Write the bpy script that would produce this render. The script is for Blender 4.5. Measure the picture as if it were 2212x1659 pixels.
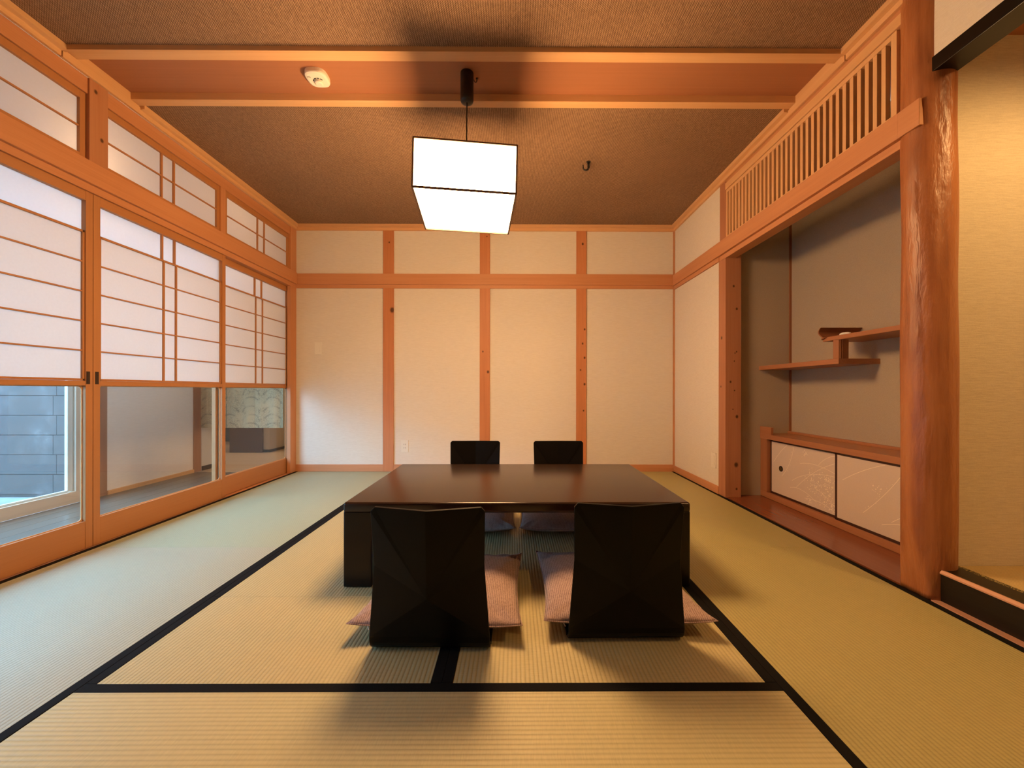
import bpy, bmesh, math, random
from mathutils import Vector, Matrix
PI = math.pi
random.seed(7)
S = bpy.context.scene
for o in list(bpy.data.objects):
    bpy.data.objects.remove(o)
COL = S.collection

# ------------------------------------------------------------------ camera
cam_d = bpy.data.cameras.new('camera')
cam_d.sensor_width = 36.0
cam_d.lens = 854.0 / 2212.0 * 36.0
cam_d.shift_x = -(1113.5 - 1106.0) / 2212.0
cam_d.shift_y = (843.0 - 829.5) / 2212.0
cam_d.clip_start = 0.02
cam_d.clip_end = 200
cam = bpy.data.objects.new('camera', cam_d)
COL.objects.link(cam)
_yaw, _roll = 0.0052, 0.0013
cam.matrix_world = (Matrix.Translation((0, 0, 0.8)) @ Matrix.Rotation(-_yaw, 4, 'Z')
                    @ Matrix.Rotation(PI / 2, 4, 'X') @ Matrix.Rotation(_roll, 4, 'Z'))
S.camera = cam

# ------------------------------------------------------------------ world, lights, exposure
S.view_settings.view_transform = 'Standard'
S.view_settings.look = 'None'
S.view_settings.gamma = 1.0
S.view_settings.use_curve_mapping = False
S.view_settings.exposure = 0.0
SKY = 20.0            # overcast daylight outside the veranda window
LAMP = 55.0          # paper pendant lamp
WARM = (1.0, 0.585, 0.26)
w = bpy.data.worlds.new('sky')
S.world = w
w.use_nodes = True
bg = w.node_tree.nodes['Background']
bg.inputs['Color'].default_value = (0.32, 0.65, 1.0, 1)
bg.inputs['Strength'].default_value = SKY


def lamp(name, kind, loc, energy, color, size=None, rot=None, size_y=None, spot=None, blend=0.5, portal=False):
    d = bpy.data.lights.new(name, kind)
    d.energy = energy
    d.color = color
    if kind == 'AREA':
        d.shape = 'RECTANGLE'
        d.size = size
        d.size_y = size_y or size
        if portal:
            d.cycles.is_portal = True
    elif kind == 'SPOT':
        d.spot_size = spot
        d.spot_blend = blend
        d.shadow_soft_size = size or 0.03
    else:
        d.shadow_soft_size = size or 0.05
    o = bpy.data.objects.new(name, d)
    COL.objects.link(o)
    o.location = loc
    if rot:
        o.rotation_euler = rot
    return o


# daylight guide at the veranda window (portal only, gives no light of its own)
lamp('window_daylight', 'AREA', (-3.16, 0.80, 1.05), 1.0, (1, 1, 1), size=1.9, size_y=3.9,
     rot=(0, -PI / 2, 0), portal=True)
# recessed lamp of the right hand alcove, hidden above the black beam
lamp('alcove_lamp', 'SPOT', (2.02, 0.66, 2.17), 56.0, (1.0, 0.58, 0.22), size=0.03, rot=(math.radians(6), 0, 0),
     spot=math.radians(160), blend=0.5)
# warm wall lamp of the veranda, behind the transom
lamp('veranda_lamp', 'POINT', (-2.36, 2.05, 1.98), 7.0, (1.0, 0.66, 0.34), size=0.05)
lamp('veranda_fill_light', 'POINT', (-2.66, 3.15, 2.32), 13.0, (1.0, 0.70, 0.42), size=0.08)  # added fill light, warms the curtain and the veranda wall
# lamp of the room beyond the curtain
lamp('back_room_lamp', 'POINT', (-3.3, 5.0, 2.1), 75.0, (1.0, 0.74, 0.5), size=0.15)

# ------------------------------------------------------------------ materials


def newmat(name):
    m = bpy.data.materials.new(name)
    m.use_nodes = True
    nt = m.node_tree
    b = nt.nodes['Principled BSDF']
    return m, nt, b


def N(nt, t, **kw):
    n = nt.nodes.new(t)
    for k, v in kw.items():
        setattr(n, k, v)
    return n


def L(nt, a, b):
    nt.links.new(a, b)


def math_n(nt, op, a, b=None, c=None, clamp=False):
    n = N(nt, 'ShaderNodeMath', operation=op)
    n.use_clamp = clamp
    for i, v in enumerate((a, b, c)):
        if v is None:
            continue
        if isinstance(v, (int, float)):
            n.inputs[i].default_value = v
        else:
            L(nt, v, n.inputs[i])
    return n.outputs[0]


def mixc(nt, fac, a, b):
    n = N(nt, 'ShaderNodeMix', data_type='RGBA')
    if isinstance(fac, (int, float)):
        n.inputs[0].default_value = fac
    else:
        L(nt, fac, n.inputs[0])
    for i, v in ((6, a), (7, b)):
        if isinstance(v, tuple):
            n.inputs[i].default_value = (*v, 1)
        else:
            L(nt, v, n.inputs[i])
    return n.outputs[2]


def objco(nt):
    return N(nt, 'ShaderNodeTexCoord').outputs['Object']


def mapping(nt, co, scale=(1, 1, 1), loc=(0, 0, 0), rot=(0, 0, 0)):
    n = N(nt, 'ShaderNodeMapping')
    n.inputs['Scale'].default_value = scale
    n.inputs['Location'].default_value = loc
    n.inputs['Rotation'].default_value = rot
    L(nt, co, n.inputs['Vector'])
    return n.outputs[0]


def noise(nt, co, scale=5, detail=3, rough=0.5):
    n = N(nt, 'ShaderNodeTexNoise')
    n.inputs['Scale'].default_value = scale
    n.inputs['Detail'].default_value = detail
    n.inputs['Roughness'].default_value = rough
    L(nt, co, n.inputs['Vector'])
    return n.outputs[0]


def ramp(nt, fac, stops):
    n = N(nt, 'ShaderNodeValToRGB')
    cr = n.color_ramp
    while len(cr.elements) < len(stops):
        cr.elements.new(0.5)
    for e, (p, c) in zip(cr.elements, stops):
        e.position = p
        e.color = (*c, 1) if isinstance(c, tuple) else (c, c, c, 1)
    L(nt, fac, n.inputs[0])
    return n.outputs[0]


def bump(nt, b, height, strength=0.3, dist=0.001):
    n = N(nt, 'ShaderNodeBump')
    n.inputs['Strength'].default_value = strength
    n.inputs['Distance'].default_value = dist
    L(nt, height, n.inputs['Height'])
    L(nt, n.outputs[0], b.inputs['Normal'])


def wood(name, axis, light, dark, rough=0.5, fine=1.0, knots=(), spec=0.35, contrast=1.0, coat=0.0):
    """straight grained timber, grain along axis 'x','y' or 'z' of the object"""
    m, nt, b = newmat(name)
    co = objco(nt)
    a = 'xyz'.index(axis)
    s1 = [26 * fine] * 3
    s1[a] = 0.9
    s2 = [150 * fine] * 3
    s2[a] = 3.0
    s3 = [3.0] * 3
    s3[a] = 0.8
    n1 = noise(nt, mapping(nt, co, tuple(s1)), 1.0, 3, 0.6)
    n2 = noise(nt, mapping(nt, co, tuple(s2)), 1.0, 2, 0.6)
    n3 = noise(nt, mapping(nt, co, tuple(s3), (3.1, 1.7, 0.4)), 1.0, 2)
    g = math_n(nt, 'ADD', math_n(nt, 'MULTIPLY', n1, 0.6), math_n(nt, 'MULTIPLY', n2, 0.4))
    g = math_n(nt, 'ADD', math_n(nt, 'MULTIPLY', g, 0.75), math_n(nt, 'MULTIPLY', n3, 0.25))
    w_ = 0.22 / contrast
    col = ramp(nt, g, [(0.5 - w_, dark), (0.5 + w_, light)])
    for (kx, ky, kz, r) in knots:
        v = N(nt, 'ShaderNodeVectorMath', operation='SUBTRACT')
        L(nt, co, v.inputs[0])
        v.inputs[1].default_value = (kx, ky, kz)
        v2 = N(nt, 'ShaderNodeVectorMath', operation='MULTIPLY')
        L(nt, v.outputs[0], v2.inputs[0])
        st = [1, 1, 1]
        st[a] = 0.8
        v2.inputs[1].default_value = st
        ln = N(nt, 'ShaderNodeVectorMath', operation='LENGTH')
        L(nt, v2.outputs[0], ln.inputs[0])
        f = ramp(nt, math_n(nt, 'DIVIDE', ln.outputs['Value'], r), [(0.45, 1.0), (0.75, 0.35), (1.0, 0.0)])
        col = mixc(nt, f, col, tuple(c * 0.22 for c in dark))
    L(nt, col, b.inputs['Base Color'])
    b.inputs['Roughness'].default_value = rough
    b.inputs['Specular IOR Level'].default_value = spec
    if coat:
        b.inputs['Coat Weight'].default_value = coat
        b.inputs['Coat Roughness'].default_value = 0.12
    bump(nt, b, n2, 0.12, 0.001)
    return m


def plain(name, color, rough=0.6, spec=0.4, metal=0.0, var=0.0, scale=20):
    m, nt, b = newmat(name)
    if var:
        n1 = noise(nt, objco(nt), scale, 3)
        L(nt, ramp(nt, n1, [(0.3, tuple(c * (1 - var) for c in color)), (0.7, color)]), b.inputs['Base Color'])
    else:
        b.inputs['Base Color'].default_value = (*color, 1)
    b.inputs['Roughness'].default_value = rough
    b.inputs['Specular IOR Level'].default_value = spec
    b.inputs['Metallic'].default_value = metal
    return m


CL, CD = (0.63, 0.295, 0.138), (0.50, 0.205, 0.085)        # cypress, oiled
WX = wood('cypress along x', 'x', CL, CD)
WY = wood('cypress along y', 'y', CL, CD)
WZ = wood('cypress along z', 'z', CL, CD)
PL, PD = (0.76, 0.46, 0.23), (0.65, 0.35, 0.155)            # paler mouldings
PX_ = wood('pale cypress along x', 'x', PL, PD)
PY_ = wood('pale cypress along y', 'y', PL, PD)
PZ_ = wood('pale cypress along z', 'z', PL, PD)
DY = wood('door timber along y', 'y', (0.50, 0.225, 0.085), (0.41, 0.168, 0.06), rough=0.55, contrast=0.8)
DZ = wood('door timber along z', 'z', (0.50, 0.225, 0.085), (0.41, 0.168, 0.06), rough=0.55, contrast=0.8)
RY = wood('red alcove board', 'y', (0.26, 0.078, 0.034), (0.18, 0.048, 0.022), rough=0.22, spec=0.5)
SY = wood('shelf timber', 'y', (0.46, 0.20, 0.095), (0.35, 0.135, 0.062), rough=0.42)
SX = wood('shelf timber end', 'x', (0.34, 0.125, 0.055), (0.24, 0.08, 0.035), rough=0.45)
BOARD = wood('ceiling board', 'x', (0.42, 0.175, 0.085), (0.36, 0.145, 0.065), fine=2.2, rough=0.6)
COPPER = plain('edge strip timber', (0.62, 0.34, 0.22), 0.45)


def wallpaper(name, c1, c2, horiz=True, bs=0.25):
    m, nt, b = newmat(name)
    co = objco(nt)
    n1 = noise(nt, mapping(nt, co, (25, 25, 420) if horiz else (300, 300, 300)), 1.0, 2)
    n2 = noise(nt, co, 260, 2)
    h = math_n(nt, 'ADD', math_n(nt, 'MULTIPLY', n1, 0.65), math_n(nt, 'MULTIPLY', n2, 0.35))
    L(nt, ramp(nt, h, [(0.35, c2), (0.62, c1)]), b.inputs['Base Color'])
    b.inputs['Roughness'].default_value = 0.9
    b.inputs['Specular IOR Level'].default_value = 0.15
    bump(nt, b, h, bs, 0.002)
    return m


WALL = wallpaper('wall paper', (0.77, 0.70, 0.61), (0.70, 0.625, 0.53))
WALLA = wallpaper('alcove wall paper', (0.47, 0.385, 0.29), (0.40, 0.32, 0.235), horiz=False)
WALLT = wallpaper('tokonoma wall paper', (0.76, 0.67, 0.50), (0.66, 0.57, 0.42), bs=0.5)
CORRW = wallpaper('veranda wall', (0.84, 0.77, 0.70), (0.78, 0.71, 0.64))


def weave(name):
    m, nt, b = newmat(name)
    co = objco(nt)
    sep = N(nt, 'ShaderNodeSeparateXYZ')
    L(nt, co, sep.inputs[0])
    wob = math_n(nt, 'MULTIPLY', noise(nt, mapping(nt, co, (60, 6, 1)), 1.0, 2), 0.5)
    x = math_n(nt, 'MULTIPLY', sep.outputs[0], 2 * PI / 0.0105)
    y = math_n(nt, 'MULTIPLY', sep.outputs[1], 2 * PI / 0.0085)
    sx = math_n(nt, 'SINE', math_n(nt, 'ADD', x, math_n(nt, 'MULTIPLY', wob, 2.0)))
    sy = math_n(nt, 'SINE', math_n(nt, 'ADD', y, math_n(nt, 'MULTIPLY', wob, 3.0)))
    pr = math_n(nt, 'MULTIPLY', sx, sy)
    h = math_n(nt, 'ADD', math_n(nt, 'MULTIPLY', pr, 0.30), math_n(nt, 'MULTIPLY', sx, 0.16))
    n1 = noise(nt, mapping(nt, co, (180, 60, 1)), 1.0, 3, 0.7)
    n4 = noise(nt, co, 2.2, 3)
    h = math_n(nt, 'ADD', math_n(nt, 'ADD', h, 0.5), math_n(nt, 'MULTIPLY', math_n(nt, 'SUBTRACT', n1, 0.5), 0.9))
    col = ramp(nt, h, [(0.1, (0.11, 0.062, 0.036)), (0.5, (0.27, 0.158, 0.092)), (0.95, (0.52, 0.33, 0.20))])
    col = mixc(nt, math_n(nt, 'MULTIPLY', ramp(nt, n4, [(0.35, 0.0), (0.7, 1.0)]), 0.18), col, (0.10, 0.065, 0.04))
    L(nt, col, b.inputs['Base Color'])
    b.inputs['Roughness'].default_value = 0.75
    b.inputs['Specular IOR Level'].default_value = 0.25
    bump(nt, b, h, 0.5, 0.002)
    return m


WEAVE = weave('woven ceiling mat')


def tatami(name, axis, c=(0.50, 0.425, 0.215)):
    """ridges run along axis"""
    m, nt, b = newmat(name)
    co = objco(nt)
    sep = N(nt, 'ShaderNodeSeparateXYZ')
    L(nt, co, sep.inputs[0])
    across = sep.outputs[1] if axis == 'x' else sep.outputs[0]
    s = math_n(nt, 'SINE', math_n(nt, 'MULTIPLY', across, 2 * PI / 0.0125))
    r = math_n(nt, 'POWER', math_n(nt, 'MULTIPLY', math_n(nt, 'ADD', s, 1.0), 0.5), 0.45)
    rush_s = (850, 22, 1) if axis == 'x' else (22, 850, 1)
    n1 = noise(nt, mapping(nt, co, rush_s), 1.0, 2, 0.6)
    n2 = noise(nt, co, 3.5, 3)
    n3 = noise(nt, mapping(nt, co, (240, 35, 1) if axis == 'x' else (35, 240, 1), (4, 2, 0)), 1.0, 2)
    f = math_n(nt, 'ADD', math_n(nt, 'MULTIPLY', r, 0.33),
               math_n(nt, 'ADD', math_n(nt, 'MULTIPLY', n1, 0.38), math_n(nt, 'MULTIPLY', n3, 0.3)))
    col = ramp(nt, f, [(0.12, tuple(k * 0.62 for k in c)), (0.55, tuple(k * 0.92 for k in c)), (0.9, tuple(min(1, k * 1.18) for k in c))])
    col = mixc(nt, math_n(nt, 'MULTIPLY', ramp(nt, n2, [(0.4, 0.0), (0.7, 1.0)]), 0.16), col, (c[0] * 1.06, c[1] * 0.9, c[2] * 0.8))
    L(nt, col, b.inputs['Base Color'])
    b.inputs['Roughness'].default_value = 0.48
    b.inputs['Specular IOR Level'].default_value = 0.6
    bump(nt, b, math_n(nt, 'ADD', r, math_n(nt, 'MULTIPLY', n1, 0.35)), 0.55, 0.0016)
    return m


TATX = tatami('rush ridges along x', 'x', (0.55, 0.48, 0.25))  # daylight and sheen on the front mat are lifted into this rush colour
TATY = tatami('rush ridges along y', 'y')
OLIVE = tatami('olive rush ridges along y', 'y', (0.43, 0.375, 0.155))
PALE1 = tatami('daylight grey rush ridges along y', 'y', (0.40, 0.415, 0.31))  # cool window daylight is mixed into this rush colour
PALE2 = tatami('daylight tinted rush ridges along y', 'y', (0.385, 0.425, 0.29))  # rush colour shifted green and blue to carry daylight from the doors
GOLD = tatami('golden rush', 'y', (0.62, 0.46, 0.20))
HERI = plain('black cloth binding', (0.009, 0.008, 0.0075), 0.85, 0.12, var=0.3, scale=400)

LACQ = plain('dark lacquer', (0.009, 0.005, 0.004), 0.22, 0.3)
LACQT = plain('dark lacquer top', (0.025, 0.010, 0.006), 0.23, 0.5, var=0.1, scale=60)
BLACKP = plain('black stained plywood', (0.0045, 0.0035, 0.003), 0.38, 0.16)
BLACKL = plain('black lacquered beam', (0.006, 0.004, 0.003), 0.28, 0.3)
BLACKM = plain('black enamel', (0.012, 0.011, 0.010), 0.35, 0.5)
WHITEP = plain('cream plastic', (0.78, 0.72, 0.62), 0.4, 0.4)
WHITES = plain('white soap', (0.85, 0.80, 0.74), 0.4, 0.4)
DARK = plain('dark slots', (0.02, 0.015, 0.012), 0.7)
FUSUMA = plain('beige sliding panel paper', (0.68, 0.55, 0.46), 0.85, 0.2, var=0.06, scale=300)
FPRINT = plain('pale printed grasses', (0.92, 0.80, 0.64), 0.6, 0.3)
FFRAME = plain('dark maroon door edge', (0.045, 0.012, 0.007), 0.4, 0.5)
BRASS = plain('dull brass', (0.25, 0.17, 0.07), 0.35, 0.5, metal=0.8)
BLKWOOD = wood('black grained step', 'y', (0.016, 0.010, 0.007), (0.006, 0.004, 0.003), rough=0.4, contrast=1.2)
VFLOOR = wood('grey brown veranda boards', 'y', (0.17, 0.125, 0.095), (0.10, 0.073, 0.055), rough=0.3, spec=0.5)
CREAM = plain('cream window frame', (0.72, 0.62, 0.50), 0.5)
ALU = plain('pale window sash', (0.70, 0.74, 0.70), 0.4)


def log_wood():
    m, nt, b = newmat('polished log')
    co = objco(nt)
    n1 = noise(nt, mapping(nt, co, (34, 34, 1.6)), 1.0, 4, 0.65)
    n2 = noise(nt, mapping(nt, co, (7, 7, 2.2), (5, 3, 1)), 1.0, 3)
    g = math_n(nt, 'ADD', math_n(nt, 'MULTIPLY', n1, 0.45), math_n(nt, 'MULTIPLY', n2, 0.55))
    L(nt, ramp(nt, g, [(0.30, (0.20, 0.058, 0.019)), (0.5, (0.38, 0.135, 0.048)), (0.72, (0.54, 0.225, 0.085))]), b.inputs['Base Color'])
    b.inputs['Roughness'].default_value = 0.38
    b.inputs['Specular IOR Level'].default_value = 0.5
    h = math_n(nt, 'ADD', math_n(nt, 'MULTIPLY', noise(nt, mapping(nt, co, (60, 60, 14)), 1.0, 4, 0.6), 0.5), math_n(nt, 'MULTIPLY', noise(nt, mapping(nt, co, (22, 22, 7)), 1.0, 3), 1.3))
    bump(nt, b, h, 0.8, 0.009)
    return m


LOG = log_wood()


def glass():
    m = bpy.data.materials.new('clear window glass')
    m.use_nodes = True
    nt = m.node_tree
    nt.nodes.clear()
    out = N(nt, 'ShaderNodeOutputMaterial')
    t = N(nt, 'ShaderNodeBsdfTransparent')
    t.inputs[0].default_value = (0.93, 0.94, 0.94, 1)
    g = N(nt, 'ShaderNodeBsdfGlossy')
    g.inputs['Roughness'].default_value = 0.02
    g.inputs[0].default_value = (0.9, 0.9, 0.9, 1)
    lw = N(nt, 'ShaderNodeLayerWeight')
    lw.inputs[0].default_value = 0.5
    fr_ = math_n(nt, 'ADD', math_n(nt, 'MULTIPLY', math_n(nt, 'POWER', lw.outputs['Facing'], 5.0), 0.5), 0.03)
    mx = N(nt, 'ShaderNodeMixShader')
    L(nt, fr_, mx.inputs[0])
    L(nt, t.outputs[0], mx.inputs[1])
    L(nt, g.outputs[0], mx.inputs[2])
    L(nt, mx.outputs[0], out.inputs[0])
    return m


GLASS = glass()


def paper(name, tr, df, fac):
    m = bpy.data.materials.new(name)
    m.use_nodes = True
    nt = m.node_tree
    nt.nodes.clear()
    out = N(nt, 'ShaderNodeOutputMaterial')
    t = N(nt, 'ShaderNodeBsdfTranslucent')
    t.inputs[0].default_value = (*tr, 1)
    d = N(nt, 'ShaderNodeBsdfDiffuse')
    n1 = noise(nt, objco(nt), 90, 4)
    L(nt, ramp(nt, n1, [(0.3, tuple(k * 0.96 for k in df)), (0.7, df)]), d.inputs[0])
    mx = N(nt, 'ShaderNodeMixShader')
    mx.inputs[0].default_value = fac
    L(nt, d.outputs[0], mx.inputs[1])
    L(nt, t.outputs[0], mx.inputs[2])
    L(nt, mx.outputs[0], out.inputs[0])
    return m


PAPER = paper('shoji paper', (0.93, 0.90, 0.90), (0.80, 0.78, 0.77), 0.34)
PAPERU = paper('single shoji paper', (0.95, 0.96, 0.99), (0.80, 0.79, 0.79), 0.46)


PAPERT = paper('transom paper', (0.93, 0.90, 0.90), (0.60, 0.57, 0.56), 0.40)


def emit(name, color, strength):
    m = bpy.data.materials.new(name)
    m.use_nodes = True
    nt = m.node_tree
    nt.nodes.clear()
    out = N(nt, 'ShaderNodeOutputMaterial')
    e = N(nt, 'ShaderNodeEmission')
    e.inputs[0].default_value = (*color, 1)
    e.inputs[1].default_value = strength
    L(nt, e.outputs[0], out.inputs[0])
    return m


SHADE = emit('glowing lamp paper', WARM, LAMP)

# ------------------------------------------------------------------ mesh helpers


class MB:
    def __init__(s):
        s.bm = bmesh.new()

    def box(s, x0, x1, y0, y1, z0, z1, mi=0):
        vs = [s.bm.verts.new(p) for p in ((x0, y0, z0), (x1, y0, z0), (x1, y1, z0), (x0, y1, z0),
                                          (x0, y0, z1), (x1, y0, z1), (x1, y1, z1), (x0, y1, z1))]
        for f in ((0, 3, 2, 1), (4, 5, 6, 7), (0, 1, 5, 4), (1, 2, 6, 5), (2, 3, 7, 6), (3, 0, 4, 7)):
            s.bm.faces.new([vs[i] for i in f]).material_index = mi
        return s

    def face(s, pts, mi=0):
        f = s.bm.faces.new([s.bm.verts.new(p) for p in pts])
        f.material_index = mi
        return s

    def prism(s, prof, axis, a0, a1, mi=0):
        """prof: list of 2d points in the plane normal to axis"""
        def P(u, v, a):
            return {'x': (a, u, v), 'y': (u, a, v), 'z': (u, v, a)}[axis]
        A = [s.bm.verts.new(P(u, v, a0)) for u, v in prof]
        B = [s.bm.verts.new(P(u, v, a1)) for u, v in prof]
        n = len(prof)
        fs = [s.bm.faces.new(A), s.bm.faces.new(B[::-1])]
        for i in range(n):
            fs.append(s.bm.faces.new((A[i], B[i], B[(i + 1) % n], A[(i + 1) % n])))
        for f in fs:
            f.material_index = mi
        return s

    def tube(s, path, r, n=8, mi=0, r2=None):
        rings = []
        for i, p in enumerate(path):
            p = Vector(p)
            a = Vector(path[max(i - 1, 0)])
            b = Vector(path[min(i + 1, len(path) - 1)])
            d = (b - a).normalized()
            up = Vector((0, 0, 1)) if abs(d.z) < 0.9 else Vector((1, 0, 0))
            u = d.cross(up).normalized()
            v = d.cross(u)
            t = i / max(1, len(path) - 1)
            rr = r if r2 is None else r + (r2 - r) * t
            rings.append([s.bm.verts.new(p + (u * math.cos(2 * PI * k / n) + v * math.sin(2 * PI * k / n)) * rr) for k in range(n)])
        for a, b in zip(rings, rings[1:]):
            for k in range(n):
                s.bm.faces.new((a[k], a[(k + 1) % n], b[(k + 1) % n], b[k])).material_index = mi
        s.bm.faces.new(rings[0][::-1]).material_index = mi
        s.bm.faces.new(rings[-1]).material_index = mi
        return s

    def lathe(s, c, prof, n=32, mi=0):
        """prof: (r, z) rows; vertical axis at c"""
        rings = []
        for r, z in prof:
            rings.append([s.bm.verts.new((c[0] + r * math.cos(2 * PI * k / n), c[1] + r * math.sin(2 * PI * k / n), z)) for k in range(n)])
        for a, b in zip(rings, rings[1:]):
            for k in range(n):
                s.bm.faces.new((a[k], a[(k + 1) % n], b[(k + 1) % n], b[k])).material_index = mi
        s.bm.faces.new(rings[0][::-1]).material_index = mi
        s.bm.faces.new(rings[-1]).material_index = mi
        return s

    def build(s, name, mats, parent=None, bevel=0.0, smooth=False, origin=None, seg=2):
        bmesh.ops.recalc_face_normals(s.bm, faces=s.bm.faces[:])
        off = Vector((0, 0, 0))
        if parent is not None:
            p = parent
            while p is not None:
                off += Vector(p.location)
                p = p.parent
        elif origin is not None:
            off = Vector(origin)
        if off.length:
            bmesh.ops.translate(s.bm, verts=s.bm.verts[:], vec=-off)
        me = bpy.data.meshes.new(name)
        s.bm.to_mesh(me)
        s.bm.free()
        if smooth:
            for p in me.polygons:
                p.use_smooth = True
        if not isinstance(mats, (list, tuple)):
            mats = [mats]
        for m in mats:
            me.materials.append(m)
        o = bpy.data.objects.new(name, me)
        COL.objects.link(o)
        if parent is not None:
            o.parent = parent
        elif origin is not None:
            o.location = origin
        if bevel:
            b = o.modifiers.new('bevel', 'BEVEL')
            b.width = bevel
            b.segments = seg
            b.limit_method = 'ANGLE'
            b.angle_limit = math.radians(40)
        return o


def thing(name, label, cat, loc, group=None):
    o = bpy.data.objects.new(name, None)
    o.empty_display_size = 0.05
    COL.objects.link(o)
    o.location = loc
    o['label'] = label
    o['category'] = cat
    if group:
        o['group'] = group
    return o


def tag(o, label, cat, group=None):
    o['label'] = label
    o['category'] = cat
    if group:
        o['group'] = group
    return o


def struct(o, label=None, cat=None):
    o['kind'] = 'structure'
    if label:
        o['label'] = label
    if cat:
        o['category'] = cat
    return o


def box(x0, x1, y0, y1, z0, z1):
    return MB().box(x0, x1, y0, y1, z0, z1)


TRIM = [0]


def trim(mb, mat, label, bevel=0.0, cat='trim'):
    TRIM[0] += 1
    return struct(mb.build('trim_%d' % TRIM[0], mat, bevel=bevel), label, cat)


# ------------------------------------------------------------------ room constants
XL, XR, YB, YF, ZC = -2.14, 1.59, 3.90, -1.30, 2.42

# ------------------------------------------------------------------ shell
struct(box(XL - 0.09, 2.2, YF, YB + 0.06, -0.12, -0.045).build('floor', plain('sub floor', (0.2, 0.15, 0.1))), 'timber sub-floor under the rush mats', 'floor')
cl = MB()
cl.box(XL - 0.1, XR + 0.6, YF, 1.880, ZC, ZC + 0.05)
cl.box(XL - 0.1, XR + 0.6, 2.24, YB + 0.05, ZC, ZC + 0.05)
struct(cl.build('ceiling', WEAVE), 'brown woven mat ceiling of the tatami room', 'ceiling')
trim(box(XL - 0.1, XR + 0.6, 1.866, 2.255, 2.452, 2.50), BOARD, 'recessed plain ceiling board between the two woven ceiling fields', cat='ceiling board')
rl = MB()
rl.box(XL, XR, 1.865, 1.881, 2.396, 2.46)
rl.box(XL, XR, 1.889, 1.938, 2.409, 2.46)
rl.box(XL, XR, 1.880, 1.890, 2.430, 2.46)
trim(rl, PX_, 'stepped timber rail along the near edge of the ceiling board', 0.0015, 'ceiling rail')
trim(box(XL, XR, 2.207, 2.258, 2.413, 2.47), PX_, 'timber rail along the far edge of the ceiling board', 0.0015, 'ceiling rail')

# back wall
struct(box(XL, XR + 0.1, YB, YB + 0.08, -0.06, ZC).build('wall_back', WALL), 'beige papered back wall between timber posts', 'wall')
struct(box(XL - 1.2, XR + 1.2, YF - 0.08, YF, -0.05, 2.6).build('wall_front', plain('darkened unseen wall', (0.16, 0.09, 0.05), 0.7)), 'darkened unseen wall standing for the unlit space behind the viewpoint', 'wall')  # colour darkened to stand for the unlit space behind the camera
# right wall: panel beyond the alcove, headers
rw = MB()
rw.box(XR, XR + 0.06, 3.03, YB, -0.06, ZC)
struct(rw.build('wall_right', WALL), 'beige papered right wall panel beyond the shelf alcove', 'wall')
# right wall before the log: small wall above the black beam
struct(box(1.602, 1.65, YF, 1.56, 2.073, 2.50).build('wall_right_upper', WALL), 'beige papered wall strip above the black beam', 'wall')

# mouldings under the ceiling
def crown_prof(sgn, x):
    return [(x, 2.368), (x + sgn * 0.018, 2.368), (x + sgn * 0.018, 2.392), (x + sgn * 0.042, 2.396), (x + sgn * 0.042, 2.425), (x, 2.425)]


trim(MB().prism([(YB, 2.366), (YB - 0.018, 2.366), (YB - 0.018, 2.392), (YB - 0.042, 2.396), (YB - 0.042, 2.425), (YB, 2.425)], 'x', XL, XR),
     PX_, 'stepped ceiling moulding along the back wall', 0.0015, 'moulding')
cm = MB()
for a, b in ((YF, 1.866), (2.258, YB - 0.018)):
    cm.prism(crown_prof(1, XL), 'y', a, b)
cm.box(XL, XL + 0.018, 1.872, 2.262, 2.368, 2.405)
cm.box(XL, XL + 0.012, 1.872, 2.262, 2.405, 2.455)
trim(cm, PY_, 'stepped ceiling moulding above the paper windows', 0.0015, 'moulding')
cm = MB()
for a, b in ((1.50, 1.866), (2.258, YB - 0.018)):
    cm.prism(crown_prof(-1, XR), 'y', a, b)
cm.box(XR - 0.018, XR, 1.872, 2.262, 2.368, 2.405)
cm.box(XR - 0.012, XR, 1.872, 2.262, 2.405, 2.455)
cm.prism(crown_prof(-1, 1.602), 'y', YF, 1.50)
trim(cm, PY_, 'stepped ceiling moulding above the slatted transom', 0.0015, 'moulding')

# back wall posts
KN = {1: [(-1.19, YB - 0.015, 1.585, 0.030), (-1.22, YB - 0.015, 2.25, 0.010)],
      2: [(-0.262, YB - 0.015, 2.31, 0.008), (-0.25, YB - 0.015, 0.98, 0.016), (-0.30, YB - 0.015, 1.18, 0.010)],
      3: [(0.68, YB - 0.015, 2.24, 0.014), (0.70, YB - 0.015, 1.40, 0.012), (0.68, YB - 0.015, 1.26, 0.012),
          (0.70, YB - 0.015, 1.12, 0.013), (0.66, YB - 0.015, 1.00, 0.010), (0.70, YB - 0.015, 0.86, 0.014), (0.69, YB - 0.015, 0.60, 0.010)]}
for i, (a, b, t) in enumerate(((-1.280, -1.177, 'left'), (-0.332, -0.232, 'middle'), (0.618, 0.718, 'right')), 1):
    p = MB()
    p.box(a, b, YB - 0.015, YB, 0, 1.80)
    p.box(a, b, YB - 0.015, YB, 1.93, 2.37)
    trim(p, wood('post timber %d' % i, 'z', (0.62, 0.255, 0.11), (0.47, 0.17, 0.065), knots=KN[i]), '%s square timber post on the back wall' % t, 0.0015, 'post')
# corner pieces
trim(box(XL - 0.03, XL + 0.004, 3.80, YB, 0, 2.37), WZ, 'corner post where the paper doors meet the back wall', 0.002, 'post')
trim(box(XR - 0.014, XR, YB - 0.014, YB, 0.05, 2.37), WZ, 'thin timber bead in the far right corner', cat='bead')
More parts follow.
